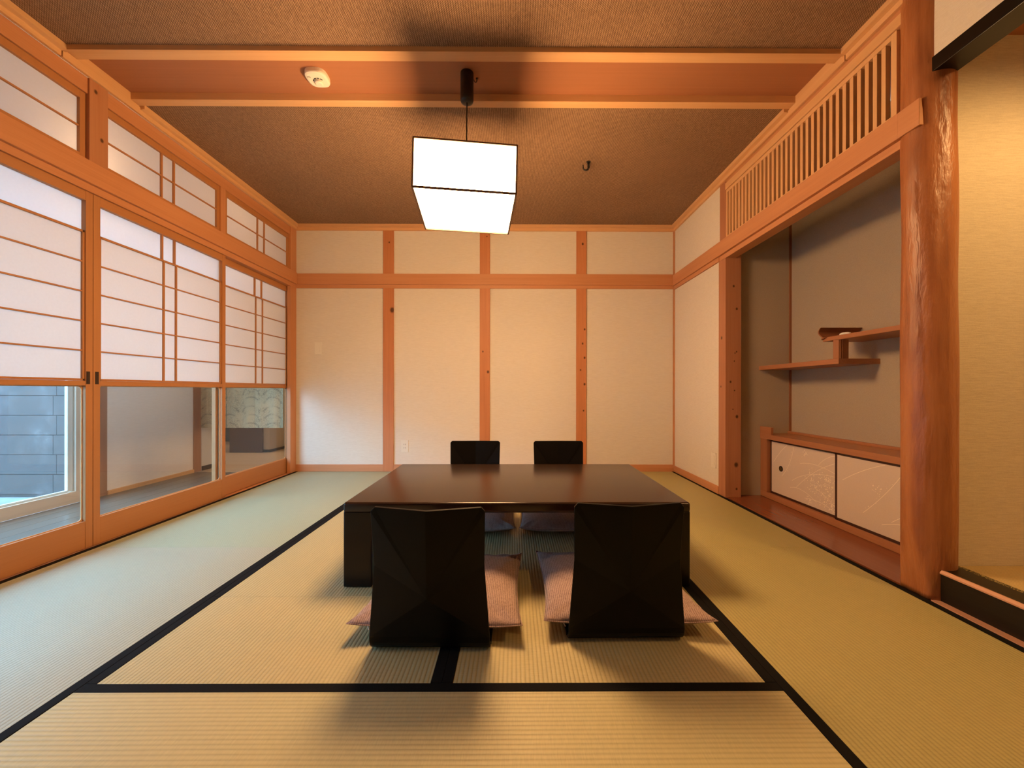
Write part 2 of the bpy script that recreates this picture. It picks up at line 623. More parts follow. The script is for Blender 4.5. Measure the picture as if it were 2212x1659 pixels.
# rails (nageshi) + lintels
trim(box(XL, XR, YB - 0.026, YB, 1.834, 1.940), WX, 'wide horizontal timber rail across the back wall', 0.002, 'rail')
trim(box(XL, XR, YB - 0.014, YB, 1.800, 1.834), WX, 'thin timber strip under the back wall rail', 0.001, 'rail')
trim(box(XL, XL + 0.026, YF, YB - 0.026, 1.834, 1.945), WY, 'wide horizontal timber rail above the paper doors', 0.002, 'rail')
trim(box(XL - 0.085, XL + 0.008, YF, YB - 0.014, 1.797, 1.834), WY, 'door head track above the paper doors', 0.001, 'lintel')
rr = MB()
rr.box(XR - 0.028, XR, 1.60, YB - 0.026, 1.826, 1.930)
rr.prism([(XR - 0.028, 1.826), (XR - 0.028, 1.930), (XR - 0.018, 1.930), (XR - 0.013, 1.878), (XR - 0.010, 1.826)], 'y', 1.515, 1.601)
trim(rr, WY, 'wide horizontal timber rail above the shelf alcove', 0.002, 'rail')
lt = MB()
lt.box(XR - 0.008, XR + 0.07, 1.592, 3.03, 1.790, 1.826)
lt.box(XR - 0.014, XR, 3.03, YB - 0.014, 1.792, 1.826)
trim(lt, WY, 'lintel of the shelf alcove', 0.0015, 'lintel')
# baseboards
struct(box(XL, XR, YB - 0.012, YB, 0, 0.068).build('baseboard_back', WX, bevel=0.001), 'low timber baseboard of the back wall', 'baseboard')
struct(box(XR - 0.010, XR, 3.045, YB - 0.012, 0, 0.060).build('baseboard_right', WY, bevel=0.001), 'low timber baseboard of the right wall', 'baseboard')
# post at far end of the alcove, with knots on its near face
yk = 2.945
kn = [(1.645, yk, 1.58, 0.010), (1.668, yk, 1.41, 0.011), (1.655, yk, 1.08, 0.006), (1.650, yk, 1.02, 0.006), (1.667, yk, 1.09, 0.007),
      (1.622, yk, 0.865, 0.010), (1.652, yk, 0.80, 0.007), (1.670, yk, 0.605, 0.014), (1.640, yk, 0.66, 0.006), (1.665, yk, 0.245, 0.020), (1.668, yk, 0.065, 0.010),
      (XR - 0.006, 3.00, 1.20, 0.014), (XR - 0.006, 3.01, 0.83, 0.009)]
p = MB()
p.box(XR - 0.006, XR + 0.112, yk, 3.045, 0, 1.826)
p.box(XR - 0.006, XR + 0.10, yk, 3.03, 1.930, 2.37)
trim(p, wood('alcove post timber', 'z', (0.50, 0.225, 0.115), (0.38, 0.145, 0.07), knots=kn), 'knotty square post at the far side of the shelf alcove', 0.002, 'post')
# alcove (shelf niche) shell
al = MB()
al.box(1.66, 2.14, 3.0, 3.06, 0, 2.42)
al.box(2.11, 2.16, 1.60, 3.0, 0, 2.42)
al.box(1.66, 2.16, 1.603, 1.66, 0, 2.42)
struct(al.build('wall_alcove', WALLA), 'grey-beige papered walls of the shelf alcove', 'wall')
struct(box(1.597, 2.11, 1.50, 3.0, -0.05, 0.004).build('floor_alcove', RY, bevel=0.001), 'glossy red-brown floor board of the shelf alcove', 'floor')
trim(box(2.098, 2.11, 2.988, 3.0, 0.49, 2.42), plain('reddish bead', (0.30, 0.11, 0.05), 0.6), 'thin reddish bead in the corner of the shelf alcove', cat='bead')

# left wall posts above rail, mullion
p = MB()
p.box(XL - 0.04, XL + 0.006, 2.000, 2.092, 1.945, 2.37)
trim(p, wood('transom post timber', 'z', (0.53, 0.25, 0.125), (0.42, 0.175, 0.08), knots=[(XL + 0.006, 2.03, 2.32, 0.012), (XL + 0.006, 2.06, 2.09, 0.012)]), 'square post between the paper transom windows', 0.002, 'post')
trim(box(XL - 0.04, XL - 0.004, 2.905, 2.955, 1.945, 2.2895), WZ, 'narrow mullion between the far paper transom windows', 0.0015, 'post')
trim(box(XL - 0.04, XL - 0.004, YF, 3.80, 2.29, 2.37), WY, 'head rail above the paper transom windows', 0.0015, 'rail')
trim(box(XL - 0.09, XL, YF, YB, -0.03, 0.0), WY, 'timber threshold under the paper doors', 0.001, 'threshold')
# wall left of (behind) the camera
struct(box(XL - 0.08, XL, YF, 0.16, 0, ZC).build('wall_left', WALL), 'left wall beside the viewpoint', 'wall')


# ------------------------------------------------------------------ paper doors and transoms
def door(i, y0, y1, xf, label, bars, pull_y, t=0.028):
    yc, xb = (y0 + y1) / 2, xf - t
    r = thing('door_%d' % i, label, 'paper door', (xf - t / 2, yc, 0))
    r['kind'] = 'structure'
    sl, ia = 0.034, 0.010
    f = MB()
    f.box(xb, xf, y0, y0 + sl, 0.004, 1.797)
    f.box(xb, xf, y1 - sl, y1, 0.004, 1.797)
    f.build('stile', DZ, r, 0.0015)
    f = MB()
    f.box(xb, xf - 0.001, y0 + sl, y1 - sl, 0.004, 0.140)
    f.box(xb, xf - 0.001, y0 + sl, y1 - sl, 0.820, 0.845)
    f.box(xb, xf - 0.001, y0 + sl, y1 - sl, 1.750, 1.797)
    f.build('rail', DY, r, 0.0015)
    a, b = y0 + sl, y1 - sl
    box(xf - 0.024, xf - 0.021, a, b, 0.138, 0.822).build('glass_pane', GLASS, r)
    # pale ring with rounded corners, paints the bevel highlight around the pane
    bd = MB()
    R, th = 0.018, 0.004
    def rr(off, rad):
        pts = []
        for cy, cz, s in ((b - off - rad, 0.820 - off - rad, 0), (a + off + rad, 0.820 - off - rad, 90), (a + off + rad, 0.140 + off + rad, 180), (b - off - rad, 0.140 + off + rad, 270)):
            for k in range(5):
                an = math.radians(s + k * 22.5)
                pts.append((cy + rad * math.cos(an), cz + rad * math.sin(an)))
        return pts
    o_, i_ = rr(0.0, 0.004), rr(th, R)
    xx = xf - 0.0205
    for x in (xx, xx + 0.003):
        vo = [bd.bm.verts.new((x, *q)) for q in o_]
        vi = [bd.bm.verts.new((x, *q)) for q in i_]
        for k in range(20):
            bd.bm.faces.new((vo[k], vo[(k + 1) % 20], vi[(k + 1) % 20], vi[k]))
        if x == xx:
            keep = vi
        else:
            for k in range(20):
                bd.bm.faces.new((keep[k], keep[(k + 1) % 20], vi[(k + 1) % 20], vi[k]))
    bd.build('bevel_highlight', PY_, r)
    # papers
    box(xb + 0.004, xb + 0.005, a - 0.004, b + 0.004, 1.588, 1.753).build('upper_paper', PAPERU, r)
    box(xb + 0.012, xb + 0.013, a + ia, b - ia, 0.853, 1.592).build('lower_paper', PAPER, r)
    # sliding inner sash with lattice
    f = MB()
    for (p, q) in ((a, a + ia), (b - ia, b)):
        f.box(xb + 0.010, xf - 0.006, p, q, 0.846, 1.598)
    f.box(xb + 0.010, xf - 0.006, a, b, 0.846, 0.856)
    f.build('inner_sash', DZ, r, 0.001)
    f = MB()
    for z in (0.997, 1.145, 1.293, 1.442):
        f.box(xb + 0.012, xf - 0.007, a + ia, b - ia, z - 0.0035, z + 0.0035)
    f.box(xb + 0.006, xf - 0.006, a, b, 1.588, 1.598)
    for y in bars:
        f.box(xb + 0.012, xf - 0.0075, y - 0.0055, y + 0.0055, 0.856, 1.592)
        f.box(xb + 0.005, xf - 0.012, y - 0.0055 - 0.006, y + 0.0055 - 0.006, 1.598, 1.750)
    f.build('lattice', DZ, r)
    pl = box(xf - 0.004, xf + 0.0012, pull_y - 0.0085, pull_y + 0.0085, 0.828, 0.892)
    pl.box(xf - 0.003, xf + 0.0016, pull_y - 0.0045, pull_y + 0.0045, 0.834, 0.886)
    pl.build('pull_handle', plain('dark bronze pull %d' % i, (0.03, 0.014, 0.010), 0.4), r)


XF, XRr = XL - 0.004, XL - 0.040
door(1, 1.085, 2.027, XF, 'near middle sliding paper door with an outdoor wall seen through its lower glass', (1.506, 1.595), 2.004)
door(2, 2.029, 2.956, XF, 'sliding paper door beside the near one, veranda wall seen through its lower glass', (2.446, 2.535), 2.046)
door(3, 2.905, 3.86, XRr, 'farthest sliding paper door, patterned curtain seen through its lower glass', (3.372, 3.462), 3.842)
door(4, 0.170, 1.125, XRr, 'sliding paper door nearest the viewpoint', (0.60, 0.69), 0.19)


def transom(i, y0, y1, bars, label, xf=XL - 0.012):
    r = thing('window_%d' % i, label, 'transom window', (xf - 0.01, (y0 + y1) / 2, 1.945))
    r['kind'] = 'structure'
    f = MB()
    f.box(xf - 0.022, xf, y0, y0 + 0.026, 1.946, 2.288)
    f.box(xf - 0.022, xf, y1 - 0.026, y1, 1.946, 2.288)
    f.box(xf - 0.022, xf, y0 + 0.026, y1 - 0.026, 1.946, 1.978)
    f.box(xf - 0.022, xf, y0 + 0.026, y1 - 0.026, 2.250, 2.288)
    f.build('window_frame', DZ, r, 0.0015)
    box(xf - 0.016, xf - 0.015, y0 + 0.02, y1 - 0.02, 1.97, 2.26).build('window_paper', PAPERT, r)
    f = MB()
    f.box(xf - 0.014, xf - 0.004, y0 + 0.026, y1 - 0.026, 2.1085, 2.1155)
    for y in bars:
        f.box(xf - 0.014, xf - 0.0045, y - 0.0055, y + 0.0055, 1.978, 2.25)
    f.build('lattice', DZ, r)


transom(1, 1.06, 1.998, (1.485, 1.575), 'paper transom window above the near middle door')
transom(2, 2.075, 2.905, (2.436, 2.524), 'middle paper transom window beside the post, lit by a warm lamp behind')
transom(3, 2.955, 3.80, (3.345, 3.435), 'farthest paper transom window beside the back wall')
transom(4, 0.16, 1.06, (0.56, 0.65), 'paper transom window nearest the viewpoint')

# ------------------------------------------------------------------ slatted transom over the alcove
lat = thing('slatted_transom', 'timber transom of close upright slats above the shelf alcove', 'transom', (XR, 2.27, 1.93))
f = MB()
f.box(XR - 0.004, XR + 0.026, 1.655, 2.945, 1.931, 1.951)
f.box(XR - 0.004, XR + 0.026, 1.655, 2.945, 2.272, 2.295)
f.box(XR - 0.004, XR + 0.026, 2.925, 2.945, 1.951, 2.272)
f.box(XR - 0.004, XR + 0.026, 1.630, 1.655, 1.931, 2.295)
f.build('transom_frame', PZ_, lat, 0.001)
ns = 31
for k in range(ns):
    y = 1.6805 + k * 0.0403
    if y > 2.91:
        break
    box(XR - 0.002, XR + 0.018, y, y + 0.0195, 1.951, 2.272).build('slat', PZ_, lat)
trim(box(XR - 0.010, XR + 0.03, 1.60, 2.945, 2.297, 2.345), PY_, 'timber rail above the slatted transom', 0.0015, 'rail')
trim(box(XR - 0.002, XR + 0.03, 1.60, 2.945, 2.345, 2.42), WY, 'narrow fascia between slatted transom and ceiling', cat='rail')

# ------------------------------------------------------------------ log pillar
def log_pillar():
    m = MB()
    n, rows = 56, 120
    rnd = random.Random(3)
    waves = [(rnd.uniform(0, 6.28), rnd.uniform(1.0, 6), rnd.randint(1, 3), rnd.uniform(0.0002, 0.0007)) for _ in range(12)]
    rings = []
    for j in range(rows + 1):
        z = 2.43 * j / rows
        ring = []
        for k in range(n):
            a = 2 * PI * k / n
            r = 0.0795 + 0.0010 * math.cos(2 * a)
            for ph, fz, na, am in waves:
                r += am * math.sin(fz * z * 2.2 + ph + na * a)
            r += 0.0025 * math.exp(-((z - 0.72) / 0.35) ** 2)
            cx = 1.649 + 0.002 * math.sin(z * 2.1)
            x, y = cx + r * math.cos(a), 1.563 + r * math.sin(a)
            x = max(x, 1.5915 - 0.04 * min(1.0, max(0.0, (z - 0.05) / 0.4)))
            ring.append(m.bm.verts.new((x, y, z)))
        rings.append(ring)
    for a, b in zip(rings, rings[1:]):
        for k in range(n):
            m.bm.faces.new((a[k], a[(k + 1) % n], b[(k + 1) % n], b[k]))
    m.bm.faces.new(rings[0][::-1])
    m.bm.faces.new(rings[-1])
    return m


o = log_pillar().build('log_pillar', LOG, smooth=True, origin=(1.649, 1.563, 0))
tag(o, 'rounded red-brown polished log pillar between the shelf alcove and the raised alcove', 'pillar')

# ------------------------------------------------------------------ raised alcove on the right (tokonoma)
struct(box(1.705, 3.2, 1.545, 1.60, 0, 2.5).build('wall_tokonoma', WALLT), 'yellow-lit papered wall of the raised alcove', 'wall')
tk = MB()
tk.box(3.1, 3.2, YF, 1.55, 0, 2.5)
tk.box(1.75, 3.2, -0.75, -0.65, 0, 2.5)
struct(tk.build('wall_tokonoma_side', WALLT), 'far and near side walls of the raised alcove', 'wall')
struct(box(1.652, 3.2, YF, 1.56, 2.20, 2.24).build('ceiling_tokonoma', BOARD), 'plain timber ceiling of the raised alcove', 'ceiling')
struct(box(1.716, 3.1, -0.65, 1.545, -0.03, 0.06).build('floor_tokonoma', plain('alcove sub floor', (0.25, 0.18, 0.1))), 'raised floor base of the alcove', 'floor')
bm_ = thing('black_beam', 'glossy black beam across the top of the raised alcove', 'beam', (1.64, 0.4, 2.018))
box(1.597, 1.690, YF, 1.560, 2.018, 2.074).build('beam_body', BLACKL, bm_, 0.002)
stp = thing('black_step', 'black grained step board at the front of the raised alcove', 'step', (1.66, 0.5, 0))
box(1.622, 1.715, YF + 0.01, 1.497, 0.0, 0.108).build('step_board', BLKWOOD, stp)
MB().prism([(1.613, 0.1085), (1.622, 0.1085), (1.622, 0.1195), (1.631, 0.1195), (1.620, 0.1215), (1.613, 0.1135)], 'y', YF, 1.487).build('edge_strip', COPPER, stp)
box(1.622, 1.715, YF, 1.54, 0.108, 0.1195).build('step_top', BLACKL, stp)
trim(box(1.592, 1.622, YF, 1.497, -0.03, 0.003), COPPER, 'pale timber strip at the foot of the black step', cat='floor strip')


def brocade():
    m, nt, b = newmat('gold and black brocade')
    co = objco(nt)
    v = N(nt, 'ShaderNodeTexVoronoi', feature='F1')
    v.inputs['Scale'].default_value = 62
    L(nt, co, v.inputs['Vector'])
    s = math_n(nt, 'SINE', math_n(nt, 'MULTIPLY', v.outputs['Distance'], 22))
    L(nt, ramp(nt, s, [(0.42, (0.012, 0.010, 0.007)), (0.6, (0.42, 0.33, 0.12))]), b.inputs['Base Color'])
    b.inputs['Roughness'].default_value = 0.5
    return m


tm = thing('tatami_mat', 'golden rush mat with black and gold brocade edge in the raised alcove', 'tatami mat', (2.4, 0.45, 0.06))
box(1.748, 3.098, -0.648, 1.543, 0.061, 0.112).build('rush_surface', GOLD, tm)
box(1.716, 1.749, -0.65, 1.530, 0.061, 0.114).build('edge_binding', brocade(), tm)

# ------------------------------------------------------------------ tatami mats of the room
HW = 0.030


def mat_obj(x0, x1, y0, y1, heri, m, label):
    """heri: set of 'l','r','n','f' sides that carry a cloth binding"""
    r = thing('tatami_mat', label, 'tatami mat', ((x0 + x1) / 2, (y0 + y1) / 2, -0.045))
    g = 0.0006
    a = x0 + (HW if 'l' in heri else g)
    b = x1 - (HW if 'r' in heri else g)
    c = y0 + (HW if 'n' in heri else g)
    d = y1 - (HW if 'f' in heri else g)
    MB().box(a, b, c, d, -0.044, 0.0).build('rush_surface', m, r, 0.0012)
    for s in heri:
        q = {'l': (x0 + g, a, y0 + g, y1 - g), 'r': (b, x1 - g, y0 + g, y1 - g), 'n': (x0 + g, x1 - g, y0 + g, c), 'f': (x0 + g, x1 - g, d, y1 - g)}[s]
        MB().box(*q, -0.044, 0.0012).build('edge_binding', HERI, r, 0.0008)
    return r


X1, XM, X2 = -1.162, -0.195, 0.722
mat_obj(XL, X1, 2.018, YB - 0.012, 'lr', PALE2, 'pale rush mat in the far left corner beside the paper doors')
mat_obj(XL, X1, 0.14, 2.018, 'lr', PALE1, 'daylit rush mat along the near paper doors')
mat_obj(X1, XM, 1.08, 1.535, 'lr', TATY, 'short rush mat panel in front of the left chair')
mat_obj(X1, XM, 1.535, 2.965, 'lr', TATY, 'rush mat under the left half of the low table')
mat_obj(XM, X2, 1.08, 2.965, 'lr', TATY, 'rush mat under the right half of the low table')
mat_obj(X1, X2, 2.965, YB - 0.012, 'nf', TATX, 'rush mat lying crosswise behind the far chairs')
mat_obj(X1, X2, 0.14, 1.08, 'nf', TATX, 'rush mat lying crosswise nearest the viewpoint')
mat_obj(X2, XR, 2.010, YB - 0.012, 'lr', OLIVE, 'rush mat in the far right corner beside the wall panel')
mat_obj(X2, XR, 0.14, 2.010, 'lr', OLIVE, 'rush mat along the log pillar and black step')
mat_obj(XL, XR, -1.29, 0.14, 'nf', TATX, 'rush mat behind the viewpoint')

# ------------------------------------------------------------------ low table
T0, T1, TY0, TY1, TZ = -0.688, 0.720, 1.600, 2.442, 0.345
tb = thing('low_table', 'large dark brown lacquered low table with rounded edges on the tatami', 'table', ((T0 + T1) / 2, (TY0 + TY1) / 2, 0))


def slab(x0, x1, y0, y1, z0, z1, rx, ry):
    """table top with rounded long (front/back) and side edges"""
    bm = MB()
    bm.box(x0, x1, y0, y1, z0, z1)
    return bm


tt = slab(T0, T1, TY0, TY1, 0.304, TZ, 0, 0).build('table_top', LACQT, tb, 0.010, True, seg=5)
tt.modifiers['bevel'].angle_limit = math.radians(30)
for k, (xa, xb_) in enumerate(((T0 + 0.001, T0 + 0.116), (T1 - 0.116, T1 - 0.001))):
    for (ya, yb_) in ((TY0 + 0.001, TY0 + 0.095), (TY1 - 0.095, TY1 - 0.001)):
        box(xa, xb_, ya, yb_, 0.0018, 0.310).build('leg', LACQ, tb, 0.006, seg=3)
box(T0 + 0.112, T1 - 0.112, TY0 + 0.06, TY1 - 0.06, 0.285, 0.306).build('underframe', LACQ, tb, 0.003)

# ------------------------------------------------------------------ legless chairs
def chair_proto():
    r = thing('legless_chair', 'tmp', 'floor chair', (0, 0, 0), 'black legless floor chairs')
    t = 0.011
    # backrest: folded plywood, seat faces +y
    bm = bmesh.new()
    V = lambda *p: bm.verts.new(p)
    yb = 0.028
    A0, A1 = V(-0.159, -0.022, 0.452), V(-0.1705, -0.021, 0.439)
    B0, B1 = V(0.159, -0.022, 0.452), V(0.1705, -0.021, 0.439)
    M = V(0, -0.052, 0.449)
    C = V(0, -0.034, 0.185)
    WLL, WRR = V(-0.1665, 0.000, 0.27), V(0.1665, 0.000, 0.27)
    DL, DR = V(-0.184, 0.004, 0.045), V(0.184, 0.004, 0.045)
    for f in ((A0, M, C), (A0, C, A1), (A1, C, WLL), (WLL, C, DL), (B0, C, M), (B1, C, B0), (WRR, C, B1), (DR, C, WRR), (DL, C, DR)):
        bm.faces.new(f)
    prevL, prevR = DL, DR
    R = 0.036
    for k in range(1, 7):
        a = math.radians(15 * k)
        y = 0.004 + R - R * math.cos(a)
        z = 0.042 - (R) * math.sin(a)
        l, q = V(-0.184, y, z), V(0.184, y, z)
        bm.faces.new((prevL, prevR, q, l))
        prevL, prevR = l, q
    bmesh.ops.recalc_face_normals(bm, faces=bm.faces[:])
    me = bpy.data.meshes.new('backrest')
    bm.to_mesh(me)
    bm.free()
    me.materials.append(BLACKP)
    o = bpy.data.objects.new('backrest', me)
    COL.objects.link(o)
    o.parent = r
    s = o.modifiers.new('solid', 'SOLIDIFY')
    s.thickness = t
    s.offset = 0
    b = o.modifiers.new('bevel', 'BEVEL')
    b.width = 0.002
    b.segments = 2
    # seat
    MB().prism([(-0.186, 0.041), (0.186, 0.041), (0.186, 0.36), (0.150, 0.40), (-0.150, 0.40), (-0.186, 0.36)], 'z', 0.0008, 0.012).build('seat', BLACKP, r, 0.002)
    return r


def copy_thing(o, label, loc, rz=0.0):
    r = o.copy()
    COL.objects.link(r)
    r.location = loc
    r.rotation_euler = (0, 0, rz)
    r['label'] = label
    for ch in list(o.children):
        c = ch.copy()
        COL.objects.link(c)
        c.parent = r
    return r


ch0 = chair_proto()
ch_b = copy_thing(ch0, 'near black floor chair to the right, its back hiding the right front table leg', (0.3595, 1.248, 0.0), math.radians(0.5))
ch_c = copy_thing(ch0, 'far black floor chair to the left, back seen above the table', (-0.262, 2.70, 0.0), PI)
ch_d = copy_thing(ch0, 'far black floor chair to the right, in front of the right post', (0.310, 2.70, 0.0), PI)
ch0['label'] = 'near black floor chair to the left, crossing the seam of two mats'
ch0.location = (-0.2545, 1.204, 0.0)
ch0.rotation_euler = (0, 0, math.radians(-0.6))


# ------------------------------------------------------------------ cushions
def cushion_cloth():
    m, nt, b = newmat('mauve brown ribbed cloth')
    co = objco(nt)
    sep = N(nt, 'ShaderNodeSeparateXYZ')
    L(nt, co, sep.inputs[0])
    s = math_n(nt, 'SINE', math_n(nt, 'MULTIPLY', sep.outputs[0], 2 * PI / 0.0065))
    n1 = noise(nt, mapping(nt, co, (350, 90, 350)), 1.0, 3)
    f = math_n(nt, 'ADD', math_n(nt, 'MULTIPLY', s, 0.18), n1)
    L(nt, ramp(nt, f, [(0.25, (0.24, 0.155, 0.135)), (0.7, (0.46, 0.32, 0.28))]), b.inputs['Base Color'])
    b.inputs['Roughness'].default_value = 0.9
    b.inputs['Specular IOR Level'].default_value = 0.15
    b.inputs['Sheen Weight'].default_value = 0.15
    bump(nt, b, f, 0.5, 0.001)
    return m


CUSH = cushion_cloth()


def cushion_proto(seed):
    r = thing('floor_cushion', 'tmp', 'cushion', (0, 0, 0), 'brown floor cushions on the chairs')
    rnd = random.Random(seed)
    ph = [rnd.uniform(0, 6.28) for _ in range(8)]
    n = 44
    W, D = 0.278, 0.275

    def P(i, j, side):
        u, v = -1 + 2 * i / n, -1 + 2 * j / n
        # concave edges, pointed corners
        pinch = 0.070
        x = u * W * (1 - pinch * (1 - v * v) * abs(u) ** 3)
        y = v * D * (1 - pinch * (1 - u * u) * abs(v) ** 3)
        e = max(0.0, (1 - abs(u) ** 2.6)) * max(0.0, (1 - abs(v) ** 2.6))
        h = e ** 0.52
        wr = 0.0022 * math.sin(9 * u + ph[0] + 3 * v) * math.sin(7 * v + ph[1]) + 0.0016 * math.sin(17 * u * v + ph[2])
        # corner gathers
        cr = max(0.0, abs(u) + abs(v) - 1.25)
        wr += 0.010 * cr * math.sin(26 * (abs(u) - abs(v)) + ph[3])
        tip = 0.016 * (abs(u) * abs(v)) ** 4
        mid = 0.034 + tip
        if side > 0:
            z = mid + 0.052 * h + wr * min(1, h * 2.5)
        else:
            z = max(0.0, mid - 0.040 * h)
        return (x, y, z)
    bm = bmesh.new()
    top = [[bm.verts.new(P(i, j, 1)) for j in range(n + 1)] for i in range(n + 1)]
    bot = [[top[i][j] if i in (0, n) or j in (0, n) else bm.verts.new(P(i, j, -1)) for j in range(n + 1)] for i in range(n + 1)]
    for i in range(n):
        for j in range(n):
            bm.faces.new((top[i][j], top[i + 1][j], top[i + 1][j + 1], top[i][j + 1]))
            bm.faces.new((bot[i][j], bot[i][j + 1], bot[i + 1][j + 1], bot[i + 1][j]))
    me = bpy.data.meshes.new('cushion_cover')
    bm.to_mesh(me)
    bm.free()
    for p in me.polygons:
        p.use_smooth = True
    me.materials.append(CUSH)
    o = bpy.data.objects.new('cushion_cover', me)
    COL.objects.link(o)
    o.parent = r
    # seam piping along the rim
    path = []
    for i in range(n + 1):
        path.append(P(i, 0, 1))
    for j in range(1, n + 1):
        path.append(P(n, j, 1))
    for i in range(n - 1, -1, -1):
        path.append(P(i, n, 1))
    for j in range(n - 1, 0, -1):
        path.append(P(0, j, 1))
    path.append(path[0])
    MB().tube(path, 0.0018, 6).build('piping', CUSH, r, smooth=True)
    # zip pull at one corner
    MB().tube([(-0.215, -0.262, 0.036), (-0.209, -0.268, 0.026)], 0.0016, 6).build('zip_pull', plain('zip metal', (0.7, 0.66, 0.6), 0.3, metal=0.9), r)
    return r


cu0 = cushion_proto(4)
cu_b = copy_thing(cu0, 'brown cushion on the near right floor chair', (0.380, 1.540, 0.0125), math.radians(-0.5))
cu_c = copy_thing(cu0, 'brown cushion on the far left floor chair, in the shade under the table', (-0.262, 2.395, 0.0125), PI)
cu_d = copy_thing(cu0, 'brown cushion on the far right floor chair, in the shade under the table', (0.310, 2.395, 0.0125), PI)
cu0['label'] = 'brown cushion on the near left floor chair'
cu0.location = (-0.244, 1.522, 0.0125)
cu0.rotation_euler = (0, 0, math.radians(-1))

# ------------------------------------------------------------------ pendant lamp
LC = Vector((-0.247, 2.06, 1.722))
pn = thing('pendant_lamp', 'square white paper pendant lamp hanging above the low table', 'pendant lamp', (-0.244, 2.062, 2.452))
MB().lathe((-0.244, 2.062), [(0.020, 2.297), (0.031, 2.301), (0.034, 2.310), (0.034, 2.450), (0.030, 2.4515)], 36).build('canopy', BLACKM, pn, smooth=True)
MB().tube([(-0.244, 2.062, 2.30), (-0.2455, 2.061, 2.12), (-0.247, 2.06, 1.948)], 0.0032, 8).build('cord', BLACKM, pn)
hs, hh = 0.2375, 0.224
rot = Matrix.Rotation(0.092, 4, 'Z')
tilt = Matrix.Rotation(0.021, 4, 'Y')


def place_lamp(m):
    bmesh.ops.transform(m.bm, matrix=Matrix.Translation(LC) @ rot @ tilt, verts=m.bm.verts[:])
    return m


sh = MB()
e = 0.003
for s in (-1, 1):
    sh.box(s * (hs - e) - 0.0006, s * (hs - e) + 0.0006, -hs + e, hs - e, 0.004, hh - 0.004)
    sh.box(-hs + e, hs - e, s * (hs - e) - 0.0006, s * (hs - e) + 0.0006, 0.004, hh - 0.004)
sh.box(-hs + e, hs - e, -hs + e, hs - e, 0.0035, 0.0047)
place_lamp(sh).build('lamp_shade', SHADE, pn)
place_lamp(MB().box(-hs + 0.002, hs - 0.002, -hs + 0.002, hs - 0.002, hh - 0.004, hh + 0.001)).build('top_plate', plain('lamp top plate', (0.5, 0.4, 0.3), 0.7), pn)
fr = MB()
b_ = 0.0040
for sx in (-1, 1):
    for sy in (-1, 1):
        fr.box(sx * hs - b_, sx * hs + b_, sy * hs - b_, sy * hs + b_, -0.001, hh + 0.002)
for z in (0.0, hh):
    for s in (-1, 1):
        fr.box(-hs, hs, s * hs - b_, s * hs + b_, z - b_, z + b_)
        fr.box(s * hs - b_, s * hs + b_, -hs, hs, z - b_, z + b_)
place_lamp(fr).build('lamp_frame', plain('lamp frame timber', (0.16, 0.07, 0.035), 0.5), pn)

# ------------------------------------------------------------------ smoke detector and hooks
sd = thing('smoke_detector', 'white rounded smoke detector on the ceiling board', 'smoke detector', (-1.030, 2.085, 2.452))


def superell(cx, cy, h, z, n=2.9, k=40):
    out = []
    for i in range(k):
        a = 2 * PI * i / k
        c, s = math.cos(a), math.sin(a)
        out.append((cx + h * math.copysign(abs(c) ** (2 / n), c), cy + h * math.copysign(abs(s) ** (2 / n), s), z))
    return out


def loft(rings):
    m = MB()
    vs = [[m.bm.verts.new(p) for p in r] for r in rings]
    for a, b in zip(vs, vs[1:]):
        for k in range(len(a)):
            m.bm.faces.new((a[k], a[(k + 1) % len(a)], b[(k + 1) % len(a)], b[k]))
    m.bm.faces.new(vs[0])
    m.bm.faces.new(vs[-1])
    return m


dx, dy = -1.030, 2.080
loft([superell(dx, dy, 0.055, 2.4518), superell(dx, dy, 0.056, 2.434), superell(dx, dy, 0.054, 2.428), superell(dx, dy, 0.046, 2.424)]).build('housing', WHITEP, sd, smooth=False)
loft([superell(dx + 0.004, dy + 0.010, 0.022, 2.4245, 2.2), superell(dx + 0.004, dy + 0.010, 0.020, 2.413, 2.2), superell(dx + 0.004, dy + 0.010, 0.015, 2.410, 2.2)]).build('sensor_dome', WHITEP, sd)
sl_ = MB()
for k in range(4):
    a = math.radians(-150 + 36 * k)
    c, s = math.cos(a), math.sin(a)
    px, py = dx + 0.004 + 0.0265 * c, dy + 0.010 + 0.0265 * s
    sl_.prism([(px - 0.006 * s - 0.0025 * c, py + 0.006 * c - 0.0025 * s), (px + 0.006 * s - 0.0025 * c, py - 0.006 * c - 0.0025 * s),
               (px + 0.006 * s + 0.0025 * c, py - 0.006 * c + 0.0025 * s), (px - 0.006 * s + 0.0025 * c, py + 0.006 * c + 0.0025 * s)], 'z', 2.4228, 2.425)
for k in range(3):
    sl_.box(dx - 0.040 + 0.006 * k, dx - 0.0385 + 0.006 * k, dy - 0.030, dy - 0.018, 2.4230, 2.425)
sl_.build('vent_slots', DARK, sd)


def hook(loc, label, s=1.0):
    r = thing('ceiling_hook', label, 'hook', loc)
    x, y, z = loc
    MB().lathe((x, y), [(0.009 * s, z), (0.009 * s, z - 0.003), (0.005 * s, z - 0.006)], 16).build('hook_base', BLACKM, r)
    pts = [(x, y, z - 0.004)]
    R = 0.011 * s
    for k in range(0, 11):
        a = math.radians(18 * k)
        pts.append((x - R + R * math.cos(a), y, z - 0.024 * s - R * math.sin(a)))
    pts.append((x - 2 * R - 0.001, y, z - 0.014 * s))
    MB().tube(pts, 0.0048 * s, 8, r2=0.0026 * s).build('hook_arm', BLACKM, r, smooth=True)


hook((0.530, 2.800, ZC), 'small black ceiling hook in the far woven ceiling, right of the lamp', 1.7)
hook((-0.196, 2.095, 2.452), 'tiny black ceiling hook beside the lamp canopy', 0.6)


